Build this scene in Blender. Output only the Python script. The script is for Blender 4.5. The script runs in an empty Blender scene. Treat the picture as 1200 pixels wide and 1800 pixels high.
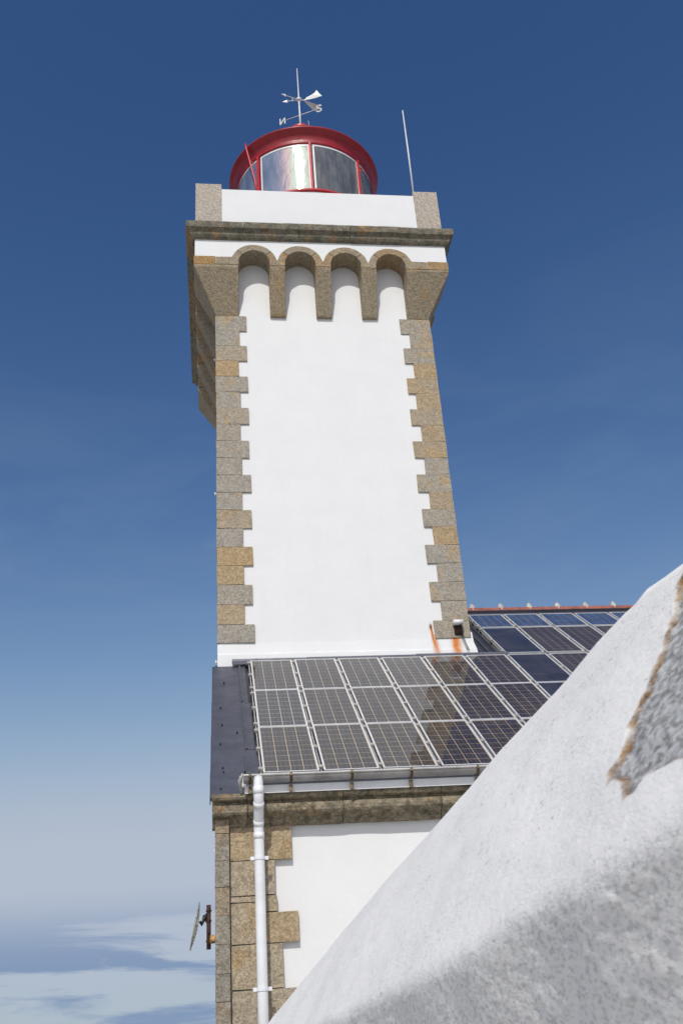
import bpy, bmesh, math, random
import numpy as np
from mathutils import Vector, Matrix
random.seed(7)
R = math.radians
scene = bpy.context.scene
COL = scene.collection

# ------------------------------------------------------------------ camera
CY, CP, CR = .1426, .4739, -.0711
f = Vector((math.sin(CY)*math.cos(CP), math.cos(CY)*math.cos(CP), math.sin(CP)))
r0 = Vector((math.cos(CY), -math.sin(CY), 0)); u0 = r0.cross(f)
rr = r0*math.cos(CR) + u0*math.sin(CR); uu = -r0*math.sin(CR) + u0*math.cos(CR)
cam_d = bpy.data.cameras.new('camera'); cam = bpy.data.objects.new('camera', cam_d); COL.objects.link(cam)
M3 = Matrix((rr, uu, -f)).transposed()
cam.matrix_world = Matrix.Translation((-0.0172, -18.1316, -7.7979)) @ M3.to_4x4()
cam_d.sensor_fit = 'AUTO'; cam_d.sensor_width = 36; cam_d.lens = 36*1720/1800
cam_d.clip_start = .05; cam_d.clip_end = 60000
cam_d.dof.use_dof = True; cam_d.dof.focus_distance = 20; cam_d.dof.aperture_fstop = 7
scene.camera = cam

# ------------------------------------------------------------------ sky, sun, exposure
SUN = Vector((-.156, -.677, .719)).normalized()
world = bpy.data.worlds.new('World'); scene.world = world; world.use_nodes = True
nt = world.node_tree; nt.nodes.clear()
def N(nt, t, **kw):
    n = nt.nodes.new(t)
    for k, v in kw.items():
        if k == 'inp':
            for a, b in v.items(): n.inputs[a].default_value = b
        else: setattr(n, k, v)
    return n
L = lambda nt, a, b: nt.links.new(a, b)
sky = N(nt, 'ShaderNodeTexSky', sky_type='NISHITA', sun_disc=False, sun_elevation=math.asin(SUN.z),
        sun_rotation=math.atan2(SUN.x, SUN.y) % (2*math.pi), altitude=0, air_density=1.0, dust_density=0.6, ozone_density=3.0)
bg = N(nt, 'ShaderNodeBackground', inp={'Strength': .115}); wo = N(nt, 'ShaderNodeOutputWorld')
tc = N(nt, 'ShaderNodeTexCoord')
def mth(nt, op, a, b=None, c=None, clamp=False):
    n = N(nt, 'ShaderNodeMath', operation=op, use_clamp=clamp)
    for i, v in enumerate((a, b, c)):
        if v is None: continue
        if isinstance(v, (int, float)): n.inputs[i].default_value = v
        else: L(nt, v, n.inputs[i])
    return n.outputs[0]
def sstep(nt, v, a, b, to0=0., to1=1.):
    n = N(nt, 'ShaderNodeMapRange', interpolation_type='SMOOTHSTEP')
    L(nt, v, n.inputs['Value'])
    n.inputs['From Min'].default_value = a; n.inputs['From Max'].default_value = b
    n.inputs['To Min'].default_value = to0; n.inputs['To Max'].default_value = to1
    return n.outputs[0]
def mix(nt, fac, a, b, mode='MIX'):
    n = N(nt, 'ShaderNodeMix', data_type='RGBA', blend_type=mode)
    for i, v in ((0, fac), (6, a), (7, b)):
        if isinstance(v, (int, float)): n.inputs[i].default_value = v
        elif isinstance(v, tuple): n.inputs[i].default_value = (*v, 1) if len(v) == 3 else v
        else: L(nt, v, n.inputs[i])
    return n.outputs[2]
def noise(nt, vec, scale, detail=4, rough=.55, dist=0.):
    n = N(nt, 'ShaderNodeTexNoise', inp={'Scale': scale, 'Detail': detail, 'Roughness': rough, 'Distortion': dist})
    if vec is not None: L(nt, vec, n.inputs['Vector'])
    return n.outputs['Fac']
def mapping(nt, vec, scale=(1,1,1), loc=(0,0,0), rot=(0,0,0)):
    n = N(nt, 'ShaderNodeMapping'); L(nt, vec, n.inputs['Vector'])
    n.inputs['Scale'].default_value = scale; n.inputs['Location'].default_value = loc; n.inputs['Rotation'].default_value = rot
    return n.outputs[0]
dirn = tc.outputs['Generated']
sep = N(nt, 'ShaderNodeSeparateXYZ'); L(nt, dirn, sep.inputs[0]); Z = sep.outputs['Z']
# grade of the whole sky, lifted towards the sun for fill: the deep, polarised blue and pale milky foot of this clear day
ssp = N(nt, 'ShaderNodeSeparateColor'); L(nt, sky.outputs[0], ssp.inputs[0]); scb = N(nt, 'ShaderNodeCombineColor')
dt = N(nt, 'ShaderNodeVectorMath', operation='DOT_PRODUCT'); L(nt, dirn, dt.inputs[0]); dt.inputs[1].default_value = SUN
glow = mth(nt, 'POWER', mth(nt, 'MAXIMUM', dt.outputs['Value'], 0.), 2.)  # sky around the unseen sun brightened to add fill light
for i, (pw, am, cap, ag) in enumerate(((1.95, 4.9, .45, 1.9), (1.52, 1.80, .51, 2.2), (1.17, 1.085, .62, 3.))):
    sun_fill = mth(nt, 'MULTIPLY_ADD', glow, ag, 1.)
    x = mth(nt, 'MULTIPLY', ssp.outputs[i], .115); x = mth(nt, 'MULTIPLY', mth(nt, 'POWER', x, pw), am)
    n_ = N(nt, 'ShaderNodeMath', operation='SMOOTH_MIN'); L(nt, x, n_.inputs[0]); L(nt, mth(nt, 'MULTIPLY', sun_fill, cap), n_.inputs[1]); n_.inputs[2].default_value = .36
    L(nt, mth(nt, 'DIVIDE', n_.outputs[0], .115), scb.inputs[i])
c = scb.outputs[0]
# thin pale veil low down, long bands of grey-blue cloud near the horizon, faint cirrus higher up
bnd = noise(nt, mapping(nt, dirn, (2.2, 2.2, 20), (.3, 2.1, .61), (0, R(7), 0)), 1.5, 8, .60, .5)
low = sstep(nt, Z, .05, .125, 1, 0)
cl = mth(nt, 'MULTIPLY', sstep(nt, bnd, .445, .57), low)
veil = noise(nt, mapping(nt, dirn, (1.2, 1.2, 4), (5.3, .7, 1.), (0, R(-12), 0)), 2.2, 8, .6, .5)
vm = mth(nt, 'MULTIPLY', sstep(nt, veil, .45, .75), sstep(nt, Z, .75, .2, 0, .16))
c = mix(nt, vm, c, (3.6, 4.2, 5.0))
c = mix(nt, sstep(nt, Z, .11, .0, 0, .8), c, (3.65, 4.4, 5.25))
c = mix(nt, mth(nt, 'MULTIPLY', cl, .97), c, (1.95, 2.75, 4.2))
L(nt, c, bg.inputs['Color']); L(nt, bg.outputs[0], wo.inputs['Surface'])

sd = bpy.data.lights.new('sun', 'SUN'); so = bpy.data.objects.new('sun', sd); COL.objects.link(so)
sd.energy = 2.8; sd.angle = R(.53); sd.color = (1, .988, .938)
so.rotation_euler = SUN.to_track_quat('Z', 'Y').to_euler(); so.location = (-10, -40, 40)
vs = scene.view_settings; vs.view_transform = 'Standard'; vs.look = 'None'; vs.gamma = 1; vs.exposure = 0.0
scene.render.engine = 'CYCLES'

# ------------------------------------------------------------------ helpers
def link(o, parent=None):
    COL.objects.link(o)
    if parent is not None: o.parent = parent
    return o
def tag(o, label=None, cat=None, group=None, kind=None):
    if label: o['label'] = label
    if cat: o['category'] = cat
    if group: o['group'] = group
    if kind: o['kind'] = kind
    return o
def empty(name, loc=(0, 0, 0)):
    o = bpy.data.objects.new(name, None); o.location = loc; o.empty_display_size = .2
    COL.objects.link(o); return o
def setpar(o, parent):
    o.parent = parent
    if parent is not None:      # parents are plain translations, one level or two
        off = Vector(parent.location); g = parent.parent
        if g is not None: off = off + Vector(g.location)
        o.location = Vector(o.location) - off
def from_bm(name, bm, mat, parent=None, smooth=False, loc=(0, 0, 0)):
    me = bpy.data.meshes.new(name); bm.to_mesh(me); bm.free()
    me.materials.append(mat)
    if smooth: me.polygons.foreach_set('use_smooth', [True]*len(me.polygons))
    o = bpy.data.objects.new(name, me); COL.objects.link(o); o.location = loc
    setpar(o, parent)
    return o
def inst(name, me, parent, loc=(0, 0, 0), rot=None):
    o = bpy.data.objects.new(name, me); COL.objects.link(o); o.location = loc
    setpar(o, parent)
    if rot: o.rotation_euler = rot
    return o
def pydata(name, v, fcs, mat, parent=None, smooth=False):
    me = bpy.data.meshes.new(name); me.from_pydata([tuple(map(float, p)) for p in v], [], fcs); me.validate(); me.update()
    me.materials.append(mat)
    if smooth: me.polygons.foreach_set('use_smooth', [True]*len(me.polygons))
    o = bpy.data.objects.new(name, me); COL.objects.link(o); setpar(o, parent)
    return o
def box(bm, x0, x1, y0, y1, z0, z1):
    vs_ = [bm.verts.new(p) for p in ((x0,y0,z0),(x1,y0,z0),(x1,y1,z0),(x0,y1,z0),(x0,y0,z1),(x1,y0,z1),(x1,y1,z1),(x0,y1,z1))]
    for q in ((3,2,1,0),(4,5,6,7),(0,1,5,4),(1,2,6,5),(2,3,7,6),(3,0,4,7)): bm.faces.new([vs_[i] for i in q])
    return vs_
def bevel(bm, w, seg=2, ang=R(25)):
    e = [e for e in bm.edges if len(e.link_faces) == 2 and e.calc_face_angle(0) > ang]
    bmesh.ops.bevel(bm, geom=e, offset=w, segments=seg, profile=.6, affect='EDGES', clamp_overlap=True)
def jitter(bm, a):
    for v in bm.verts: v.co += Vector((random.uniform(-a, a), random.uniform(-a, a), random.uniform(-a, a)))
def prism(bm, pts, axis_fn, a, b):
    """polygon pts (2-D) extruded from a to b; axis_fn(p, t) gives the 3-D point"""
    v0 = [bm.verts.new(axis_fn(p, a)) for p in pts]; v1 = [bm.verts.new(axis_fn(p, b)) for p in pts]
    bm.faces.new(v0); bm.faces.new(v1[::-1]); n = len(pts)
    for i in range(n): bm.faces.new((v0[i], v1[i], v1[(i+1) % n], v0[(i+1) % n]))
    bmesh.ops.recalc_face_normals(bm, faces=bm.faces[:])
def tube(bm, pts, rad, seg=10, cap=True):
    pts = [Vector(p) for p in pts]; rings = []
    rads = rad if isinstance(rad, (list, tuple)) else [rad]*len(pts)
    ref = None
    for i, p in enumerate(pts):
        d = ((pts[min(i+1, len(pts)-1)] - p).normalized() + (p - pts[max(i-1, 0)]).normalized()).normalized() if 0 < i < len(pts)-1 else (pts[min(i+1, len(pts)-1)] - pts[max(i-1, 0)]).normalized()
        if ref is None: ref = d.orthogonal().normalized()
        ref = (ref - d*ref.dot(d)).normalized(); b = d.cross(ref)
        rings.append([bm.verts.new(p + (ref*math.cos(2*math.pi*k/seg) + b*math.sin(2*math.pi*k/seg))*rads[i]) for k in range(seg)])
    for a, b in zip(rings, rings[1:]):
        for k in range(seg): bm.faces.new((a[k], a[(k+1) % seg], b[(k+1) % seg], b[k]))
    if cap: bm.faces.new(rings[0][::-1]); bm.faces.new(rings[-1])
def lathe(bm, prof, c, seg=48, a0=0, a1=2*math.pi):
    full = abs(a1-a0-2*math.pi) < 1e-6; n = seg if full else seg+1
    rings = [[bm.verts.new((c[0]+r_*math.sin(a0+(a1-a0)*k/seg), c[1]-r_*math.cos(a0+(a1-a0)*k/seg), z)) for k in range(n)] for r_, z in prof]
    for a, b in zip(rings, rings[1:]):
        for k in range(seg): bm.faces.new((a[k], a[(k+1) % n], b[(k+1) % n], b[k]))
    bmesh.ops.remove_doubles(bm, verts=bm.verts[:], dist=1e-5)
    bmesh.ops.recalc_face_normals(bm, faces=bm.faces[:])

# ------------------------------------------------------------------ materials
def newmat(name):
    m = bpy.data.materials.new(name); m.use_nodes = True
    t = m.node_tree; b = t.nodes['Principled BSDF']
    return m, t, b
def objcoord(t, rnd=True):
    tc_ = N(t, 'ShaderNodeTexCoord'); g = N(t, 'ShaderNodeNewGeometry'); v = g.outputs['Position']
    if not rnd: return v, None
    oi = N(t, 'ShaderNodeObjectInfo'); m = mth(t, 'MULTIPLY', oi.outputs['Random'], 40.)
    cmb = N(t, 'ShaderNodeCombineXYZ')
    for i in range(3): L(t, m, cmb.inputs[i])
    a = N(t, 'ShaderNodeVectorMath', operation='ADD'); L(t, v, a.inputs[0]); L(t, cmb.outputs[0], a.inputs[1])
    return a.outputs[0], oi.outputs['Random']
def bump(t, b, h, strength, dist):
    n = N(t, 'ShaderNodeBump', inp={'Strength': strength, 'Distance': dist}); L(t, h, n.inputs['Height'])
    L(t, n.outputs[0], b.inputs['Normal']); return n
def granite(name, ca, cb, cc, dirt=(.075, .06, .04), dirt_amt=.35, lichen=None, green=0., grain=.62):
    m, t, b = newmat(name); v, rnd = objcoord(t)
    ramp = N(t, 'ShaderNodeValToRGB'); L(t, rnd, ramp.inputs[0])
    e = ramp.color_ramp.elements; e[0].position = .0; e[0].color = (*ca, 1); e[1].position = 1; e[1].color = (*cc, 1)
    x = e.new(.45); x.color = (*cb, 1); x = e.new(.7); x.color = (*ca, 1); x = e.new(.8); x.color = tuple(.6*p+.4*q for p, q in zip(ca, cc)) + (1,)
    big = noise(t, v, 2.3, 5, .6, .4); col = mix(t, sstep(t, big, .53, .68, 0, .75), ramp.outputs[0], cc)
    med = noise(t, v, 9, 5, .65); col = mix(t, sstep(t, med, .35, .7, 0, dirt_amt), col, dirt)
    vor = N(t, 'ShaderNodeTexVoronoi', inp={'Scale': 46.}); L(t, v, vor.inputs['Vector'])
    hsv = N(t, 'ShaderNodeSeparateColor'); L(t, vor.outputs['Color'], hsv.inputs[0])
    g1 = hsv.outputs[0]
    fine = noise(t, v, 75, 3, .7)
    gr = mth(t, 'ADD', mth(t, 'MULTIPLY', g1, .5), mth(t, 'MULTIPLY', fine, 1.3))
    val = sstep(t, gr, .45, 1.3, 1-grain*.55, 1+grain*.62)
    mm = N(t, 'ShaderNodeVectorMath', operation='SCALE'); L(t, col, mm.inputs[0]); L(t, val, mm.inputs['Scale'])
    col = mm.outputs[0]
    if lichen:
        ln = noise(t, v, 5, 6, .7, .3); col = mix(t, sstep(t, ln, .56, .66, 0, .8), col, lichen)
    if green:
        gn = noise(t, v, 6, 5, .6); col = mix(t, sstep(t, gn, .45, .62, 0, green), col, (.035, .055, .045))
    L(t, col, b.inputs['Base Color']); b.inputs['Roughness'].default_value = .9; b.inputs['Specular IOR Level'].default_value = .25
    h = mth(t, 'ADD', mth(t, 'MULTIPLY', noise(t, v, 40, 4, .7), .7), mth(t, 'MULTIPLY', noise(t, v, 8, 3, .5), .8))
    bump(t, b, h, .8, .02)
    return m
M = {}
M['granite'] = granite('granite', (.345, .305, .245), (.335, .305, .26), (.40, .285, .155), dirt_amt=.22)
M['granite_corbel'] = granite('granite_corbel', (.32, .262, .18), (.29, .245, .175), (.35, .215, .09), dirt_amt=.25, grain=.75)
M['granite_pale'] = granite('granite_pale', (.42, .37, .31), (.42, .37, .31), (.44, .37, .29), dirt_amt=.12, grain=.7)
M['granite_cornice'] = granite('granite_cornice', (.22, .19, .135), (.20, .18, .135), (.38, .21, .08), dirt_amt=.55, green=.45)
M['granite_annex'] = granite('granite_annex', (.385, .315, .215), (.37, .315, .24), (.37, .245, .12), dirt_amt=.3)
M['granite_eave'] = granite('granite_eave', (.30, .25, .17), (.26, .22, .16), (.30, .19, .085), dirt=(.05, .042, .028), dirt_amt=.75, green=.3)  # dirt and moss, darkened further to deepen the shade under the gutter
M['granite_grey'] = granite('granite_grey', (.27, .24, .195), (.25, .23, .19), (.30, .22, .14), dirt_amt=.35)

def white(name, rust=False):
    m, t, b = newmat(name); v, _ = objcoord(t, False)
    n1 = noise(t, v, 1.3, 5, .6); col = mix(t, sstep(t, n1, .3, .7), (.725, .725, .72), (.75, .75, .745))
    n2 = noise(t, mapping(t, v, (3, 3, .5)), 2, 5, .65); col = mix(t, sstep(t, n2, .52, .8, 0, .16), col, (.62, .615, .60))
    if rust:
        a = N(t, 'ShaderNodeAttribute', attribute_name='rust'); rs = a.outputs['Color']
        sp = N(t, 'ShaderNodeSeparateColor'); L(t, rs, sp.inputs[0])
        k = mth(t, 'MULTIPLY', sp.outputs[0], sstep(t, noise(t, mapping(t, v, (30, 30, 5)), 1.2, 4, .6), .25, .6, 1.0, 1.5), clamp=True)
        col = mix(t, k, col, (.58, .19, .03)); col = mix(t, sp.outputs[1], col, (.09, .035, .015))
    L(t, col, b.inputs['Base Color']); b.inputs['Roughness'].default_value = .75; b.inputs['Specular IOR Level'].default_value = .3
    h = mth(t, 'ADD', mth(t, 'MULTIPLY', noise(t, v, 28, 5, .6), .35), noise(t, v, 3.1, 3, .5))
    bump(t, b, h, .35, .02)
    return m
M['white'] = white('white_render'); M['white_rust'] = white('white_render_rust', True)

def simple(name, colr, rough=.5, metal=0., spec=.5, var=.12, vscale=6, bmp=0., coat=0.):
    m, t, b = newmat(name); v, _ = objcoord(t, True)
    n1 = noise(t, v, vscale, 5, .65)
    dark = tuple(x*(1-var*2) for x in colr); lite = tuple(min(1, x*(1+var)) for x in colr)
    L(t, mix(t, sstep(t, n1, .3, .7), dark, lite), b.inputs['Base Color'])
    L(t, sstep(t, noise(t, v, vscale*3, 3), .3, .7, max(0, rough-.08), min(1, rough+.08)), b.inputs['Roughness'])
    b.inputs['Metallic'].default_value = metal; b.inputs['Specular IOR Level'].default_value = spec
    b.inputs['Coat Weight'].default_value = coat
    if bmp: bump(t, b, noise(t, v, vscale*4, 4, .6), .5, bmp)
    return m
M['red'] = simple('red_paint', (.30, .010, .018), .42, var=.12, vscale=4)
M['red_brite'] = simple('red_paint_bars', (.55, .03, .035), .4, var=.1, vscale=9)
M['slate'] = simple('grey_sheet_metal', (.082, .087, .115), .48, metal=.25, var=.10, vscale=2.5)
M['slate_dark'] = simple('roof_sheet', (.05, .053, .066), .5, metal=.25, var=.15, vscale=4)
M['alu'] = simple('aluminium', (.78, .78, .78), .4, metal=.2, var=.07, vscale=12)
M['clampm'] = simple('clamp_metal', (.50, .48, .44), .5, metal=.35, var=.15, vscale=20)
M['zinc'] = simple('zinc_gutter', (.50, .48, .46), .5, metal=.15, var=.15, vscale=3)
M['pvc'] = simple('white_pvc', (.76, .77, .78), .32, var=.04, vscale=3, coat=.1)
M['bronze'] = simple('gutter_hook', (.22, .16, .09), .6, var=.3, vscale=30)
M['rust'] = simple('rusty_steel', (.075, .028, .022), .85, var=.4, vscale=20, bmp=.006)
M['rustpaint'] = simple('rust_and_cream', (.52, .30, .12), .8, var=.45, vscale=14, bmp=.004)
M['whitemetal'] = simple('white_metal', (.74, .74, .74), .4, var=.05, vscale=8)
M['wire'] = simple('dish_rods', (.42, .42, .36), .55, metal=.3, var=.2, vscale=20)
M['black'] = simple('black_rubber', (.015, .015, .015), .6, var=.2, vscale=20)
M['terracotta'] = simple('terracotta', (.34, .11, .08), .7, var=.2, vscale=8, bmp=.004)
M['mortar'] = simple('mortar', (.55, .50, .45), .9, var=.15, vscale=12, bmp=.008)
M['backsheet'] = simple('tan_cell_backing', (.62, .50, .36), .5, var=.08, vscale=10)
M['backsheet_white'] = simple('white_cell_backing', (.66, .66, .66), .5, var=.05, vscale=10)
M['backsheet_dark'] = simple('dark_cell_backing', (.03, .033, .05), .5, var=.1, vscale=10)

def cellmat(name, base, blue, amt):
    m, t, b = newmat(name); v, rnd = objcoord(t)
    vor = N(t, 'ShaderNodeTexVoronoi', inp={'Scale': 40.}); L(t, v, vor.inputs['Vector'])
    s = N(t, 'ShaderNodeSeparateColor'); L(t, vor.outputs['Color'], s.inputs[0])
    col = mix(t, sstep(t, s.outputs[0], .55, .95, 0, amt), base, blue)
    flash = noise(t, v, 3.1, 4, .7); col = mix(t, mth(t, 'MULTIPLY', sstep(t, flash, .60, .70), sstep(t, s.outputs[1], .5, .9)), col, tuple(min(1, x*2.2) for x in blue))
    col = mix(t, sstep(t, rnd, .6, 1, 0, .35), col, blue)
    # two thin silver bus bars down each cell
    uvn = N(t, 'ShaderNodeTexCoord'); sx = N(t, 'ShaderNodeSeparateXYZ'); L(t, uvn.outputs['Generated'], sx.inputs[0])
    X = sx.outputs[0]
    w = .02
    b1 = mth(t, 'LESS_THAN', mth(t, 'ABSOLUTE', mth(t, 'SUBTRACT', X, .28)), w)
    b2 = mth(t, 'LESS_THAN', mth(t, 'ABSOLUTE', mth(t, 'SUBTRACT', X, .72)), w)
    col = mix(t, mth(t, 'MULTIPLY', mth(t, 'ADD', b1, b2), .35), col, (.30, .29, .28))
    L(t, col, b.inputs['Base Color']); b.inputs['Roughness'].default_value = .5; b.inputs['Specular IOR Level'].default_value = .2
    return m
M['cell'] = cellmat('solar_cell', (.030, .022, .020), (.028, .028, .07), .6)
M['cell_navy'] = cellmat('solar_cell_navy', (.009, .012, .026), (.015, .028, .085), .8)
M['cell_blue'] = cellmat('solar_cell_blue', (.012, .045, .13), (.05, .16, .38), .9)

def glassmat(name, ior, rough, tint, bmpn=0.):
    m = bpy.data.materials.new(name); m.use_nodes = True; t = m.node_tree; t.nodes.clear()
    out = N(t, 'ShaderNodeOutputMaterial'); fr = N(t, 'ShaderNodeFresnel', inp={'IOR': ior})
    tr = N(t, 'ShaderNodeBsdfTransparent'); tr.inputs[0].default_value = (*tint, 1)
    gl = N(t, 'ShaderNodeBsdfGlossy', inp={'Roughness': rough}); gl.inputs[0].default_value = (.9, .96, 1, 1)
    mx = N(t, 'ShaderNodeMixShader'); L(t, fr.outputs[0], mx.inputs[0]); L(t, tr.outputs[0], mx.inputs[1]); L(t, gl.outputs[0], mx.inputs[2])
    L(t, mx.outputs[0], out.inputs['Surface'])
    return m, t, gl
M['glass'], _, _ = glassmat('panel_glass', 1.42, .02, (.93, .93, .93))
tgl = M['glass'].node_tree; og = [n for n in tgl.nodes if n.type == 'OUTPUT_MATERIAL'][0]; pv = og.inputs['Surface'].links[0].from_socket
du = N(tgl, 'ShaderNodeBsdfDiffuse'); du.inputs[0].default_value = (.46, .39, .33, 1); gp, _ = objcoord(tgl, False)
mdu = N(tgl, 'ShaderNodeMixShader'); L(tgl, sstep(tgl, noise(tgl, gp, 2.2, 7, .7), .3, .75, .02, .085), mdu.inputs[0]); L(tgl, pv, mdu.inputs[1]); L(tgl, du.outputs[0], mdu.inputs[2]); L(tgl, mdu.outputs[0], og.inputs['Surface'])
M['pane'], tg, glg = glassmat('lantern_glass', 1.5, .05, (.42, .44, .45))
gv, _ = objcoord(tg, False)
bn = N(tg, 'ShaderNodeBump', inp={'Strength': .8, 'Distance': .010})
L(tg, mth(tg, 'ADD', noise(tg, mapping(tg, gv, (4.5, 4.5, 2.0)), 1.0, 4, .6, 1.0), mth(tg, 'MULTIPLY', noise(tg, mapping(tg, gv, (2.2, 2.2, 1.5)), 1.0, 2, .5, .4), 1.2)), bn.inputs['Height']); L(tg, bn.outputs[0], glg.inputs['Normal'])
L(tg, sstep(tg, noise(tg, gv, 5, 4, .6),   .35, .7, .015, .06), glg.inputs['Roughness'])
outp = [n for n in tg.nodes if n.type == 'OUTPUT_MATERIAL'][0]; prev = outp.inputs['Surface'].links[0].from_socket
dd = N(tg, 'ShaderNodeBsdfDiffuse'); L(tg, mix(tg, sstep(tg, noise(tg, mapping(tg, gv, (4, 4, .8)), 1.5, 5, .65), .35, .7), (.15, .155, .16), (.30, .305, .31)), dd.inputs[0])
ms = N(tg, 'ShaderNodeMixShader', inp={0: .55}); L(tg, prev, ms.inputs[1]); L(tg, dd.outputs[0], ms.inputs[2])
ms2 = N(tg, 'ShaderNodeMixShader', inp={0: .07}); L(tg, ms.outputs[0], ms2.inputs[1]); L(tg, glg.outputs[0], ms2.inputs[2]); L(tg, ms2.outputs[0], outp.inputs['Surface'])

# foreground roughcast
def roughcast():
    m, t, b = newmat('roughcast_whitewash'); v, _ = objcoord(t, False); v = mapping(t, v, (1, .5, 1))
    a = N(t, 'ShaderNodeAttribute', attribute_name='wear_shade'); sp = N(t, 'ShaderNodeSeparateColor'); L(t, a.outputs['Color'], sp.inputs[0])
    bare, crust = sp.outputs[0], sp.outputs[1]
    n1 = noise(t, v, 3, 6, .65); col = mix(t, sstep(t, n1, .35, .7), (.90, .875, .83), (.84, .815, .775))
    n2 = noise(t, v, 70, 3, .6); clus = sstep(t, noise(t, v, 6, 4, .6), .4, .65, .15, 1.)
    col = mix(t, mth(t, 'MULTIPLY', sstep(t, n2, .60, .68, 0, .8), clus), col, (.36, .36, .355))
    grain_shade = sp.outputs[2]
    n4 = noise(t, v, 95, 4, .65); col = mix(t, mth(t, 'MULTIPLY', sstep(t, n4, .48, .62, 0, .68), grain_shade), col, (.50, .49, .475))  # grey specks paint the grain's shading into the shaded lower face
    n3 = noise(t, v, 9, 6, .75); col = mix(t, sstep(t, n3, .62, .74, 0, .35), col, (.60, .55, .45))
    cem = mix(t, sstep(t, noise(t, v, 55, 4, .7), .38, .6), (.25, .24, .23), (.55, .55, .54))
    col = mix(t, bare, col, cem)
    crc = mix(t, sstep(t, noise(t, v, 25, 4, .7), .35, .65), (.06, .033, .02), (.34, .21, .10))
    col = mix(t, crust, col, crc)
    L(t, col, b.inputs['Base Color']); b.inputs['Roughness'].default_value = .92; b.inputs['Specular IOR Level'].default_value = .2
    h = mth(t, 'ADD', noise(t, v, 120, 4, .7), mth(t, 'MULTIPLY', noise(t, v, 45, 4, .65), 1.2))
    bump(t, b, h, .55, .0055)
    return m
M['roughcast'] = roughcast()
def groundmat(name, c1, c2, sc):
    m, t, b = newmat(name); v, _ = objcoord(t, False)
    L(t, mix(t, sstep(t, noise(t, v, sc, 8, .7), .35, .65), c1, c2), b.inputs['Base Color']); b.inputs['Roughness'].default_value = .95
    bump(t, b, noise(t, v, sc*8, 5, .7), .6, .05)
    return m
M['gravel'] = groundmat('pale_gravel', (.52, .49, .44), (.62, .59, .53), 3)
M['grass'] = groundmat('heath_grass', (.06, .085, .03), (.12, .12, .05), .4)
m, t, b = newmat('sea_water'); b.inputs['Base Color'].default_value = (.02, .05, .08, 1); b.inputs['Roughness'].default_value = .12
v, _ = objcoord(t, False); bump(t, b, noise(t, v, .15, 6, .6), .4, .6); M['sea'] = m

# ------------------------------------------------------------------ ground, sea
GZ = -9.4
def disc(name, r_out, z, mat, rings=(1,), r_in=0, seg=96, c=(0, 0)):
    bm = bmesh.new(); rs = [r_in] + [r_out*k for k in rings]
    vv = [[bm.verts.new((c[0]+r_*math.cos(2*math.pi*k/seg), c[1]+r_*math.sin(2*math.pi*k/seg), z)) for k in range(seg)] for r_ in rs if r_ > 0]
    if r_in == 0:
        bm.faces.new(vv[0])
    for a, b_ in zip(vv, vv[1:]):
        for k in range(seg): bm.faces.new((a[k], b_[k], b_[(k+1) % seg], a[(k+1) % seg]))
    bmesh.ops.recalc_face_normals(bm, faces=bm.faces[:])
    for f_ in bm.faces:
        if f_.normal.z < 0: f_.normal_flip()
    return tag(from_bm(name, bm, mat), kind='structure')
o = disc('ground', 190, GZ, M['grass'], (.3, 1))
me = o.data
for v_ in me.vertices:
    rad = math.hypot(v_.co.x, v_.co.y)
    if rad > 100: v_.co.z = -48
disc('gravel_bounce_yard', 50, GZ+.004, M['gravel'], (1,), c=(3, -12))  # unseen yard, made wide and pale to bounce added fill light
disc('sea', 40000, -45, M['sea'], (.004, .05, 1))

# ------------------------------------------------------------------ lighthouse tower
TW = 5.0; OV = .504; ZT = 6.7104; CH = .4216
tower = tag(empty('lighthouse', (2.5, 2.5, GZ)), 'square white lighthouse tower with granite corner stones, arched corbels and a red lantern on top', 'lighthouse')
def side(k):
    c_, s_ = [(1, 0), (0, 1), (-1, 0), (0, -1)][k]
    def T(u, v_, z):          # u along the side, v outward, z up
        x, y = u-2.5, -v_-2.5
        return (2.5 + x*c_ - y*s_, 2.5 + x*s_ + y*c_, z)
    return T
# core walls: three plain sides + a finely cut front that carries the rust runs
bm = bmesh.new()
x0, x1, z0, z1 = .02, 4.98, -9.3, 8.75
box(bm, x0, x1, .06, x1, z0, z1)
from_bm('wall', bm, M['white'], tower)
xs = np.concatenate([np.linspace(.02, 4.0, 24), np.linspace(4.0, 4.98, 66)[1:]])
zs = np.concatenate([np.linspace(-9.3, -1.75, 4), np.linspace(-1.75, -.75, 60)[1:], np.linspace(-.75, 8.75, 40)[1:]])
XX, ZZ = np.meshgrid(xs, zs)
YY = .02 + .004*np.sin(XX*2.1+ZZ*.9)*np.cos(ZZ*1.3)
vv = np.stack([XX, YY, ZZ], -1).reshape(-1, 3); nx = len(xs)
fc = [(j*nx+i, j*nx+i+1, (j+1)*nx+i+1, (j+1)*nx+i) for j in range(len(zs)-1) for i in range(nx-1)]
def rustmask(x, z):
    r_ = np.zeros_like(x); d_ = np.zeros_like(x)
    t_ = np.clip((-.98-z)/.55, 0, 1); cx = 4.225 + .07*t_**1.2; w = .016 + .034*t_
    r_ = np.maximum(r_, np.exp(-np.abs((x-cx)/w)**3)*(z < -.94)*(1-.4*t_))
    cx2 = 4.245 + .16*t_**1.4
    r_ = np.maximum(r_, .45*np.exp(-((x-cx2)/(w*.35))**2)*(t_ > .3))
    d_ = np.maximum(d_, np.exp(-((x-4.222)/.028)**2-((z+1.0)/.06)**2))
    r_ = np.maximum(r_, .85*np.exp(-np.abs((x-4.70)/.085)**3.)*(z < -1.12)*np.clip((z+1.85)/.5, 0, 1)**.4)
    return r_, d_
rm, dm = rustmask(vv[:, 0], vv[:, 2])
o = pydata('front_wall', vv, fc, M['white_rust'], tower, True)
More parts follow.
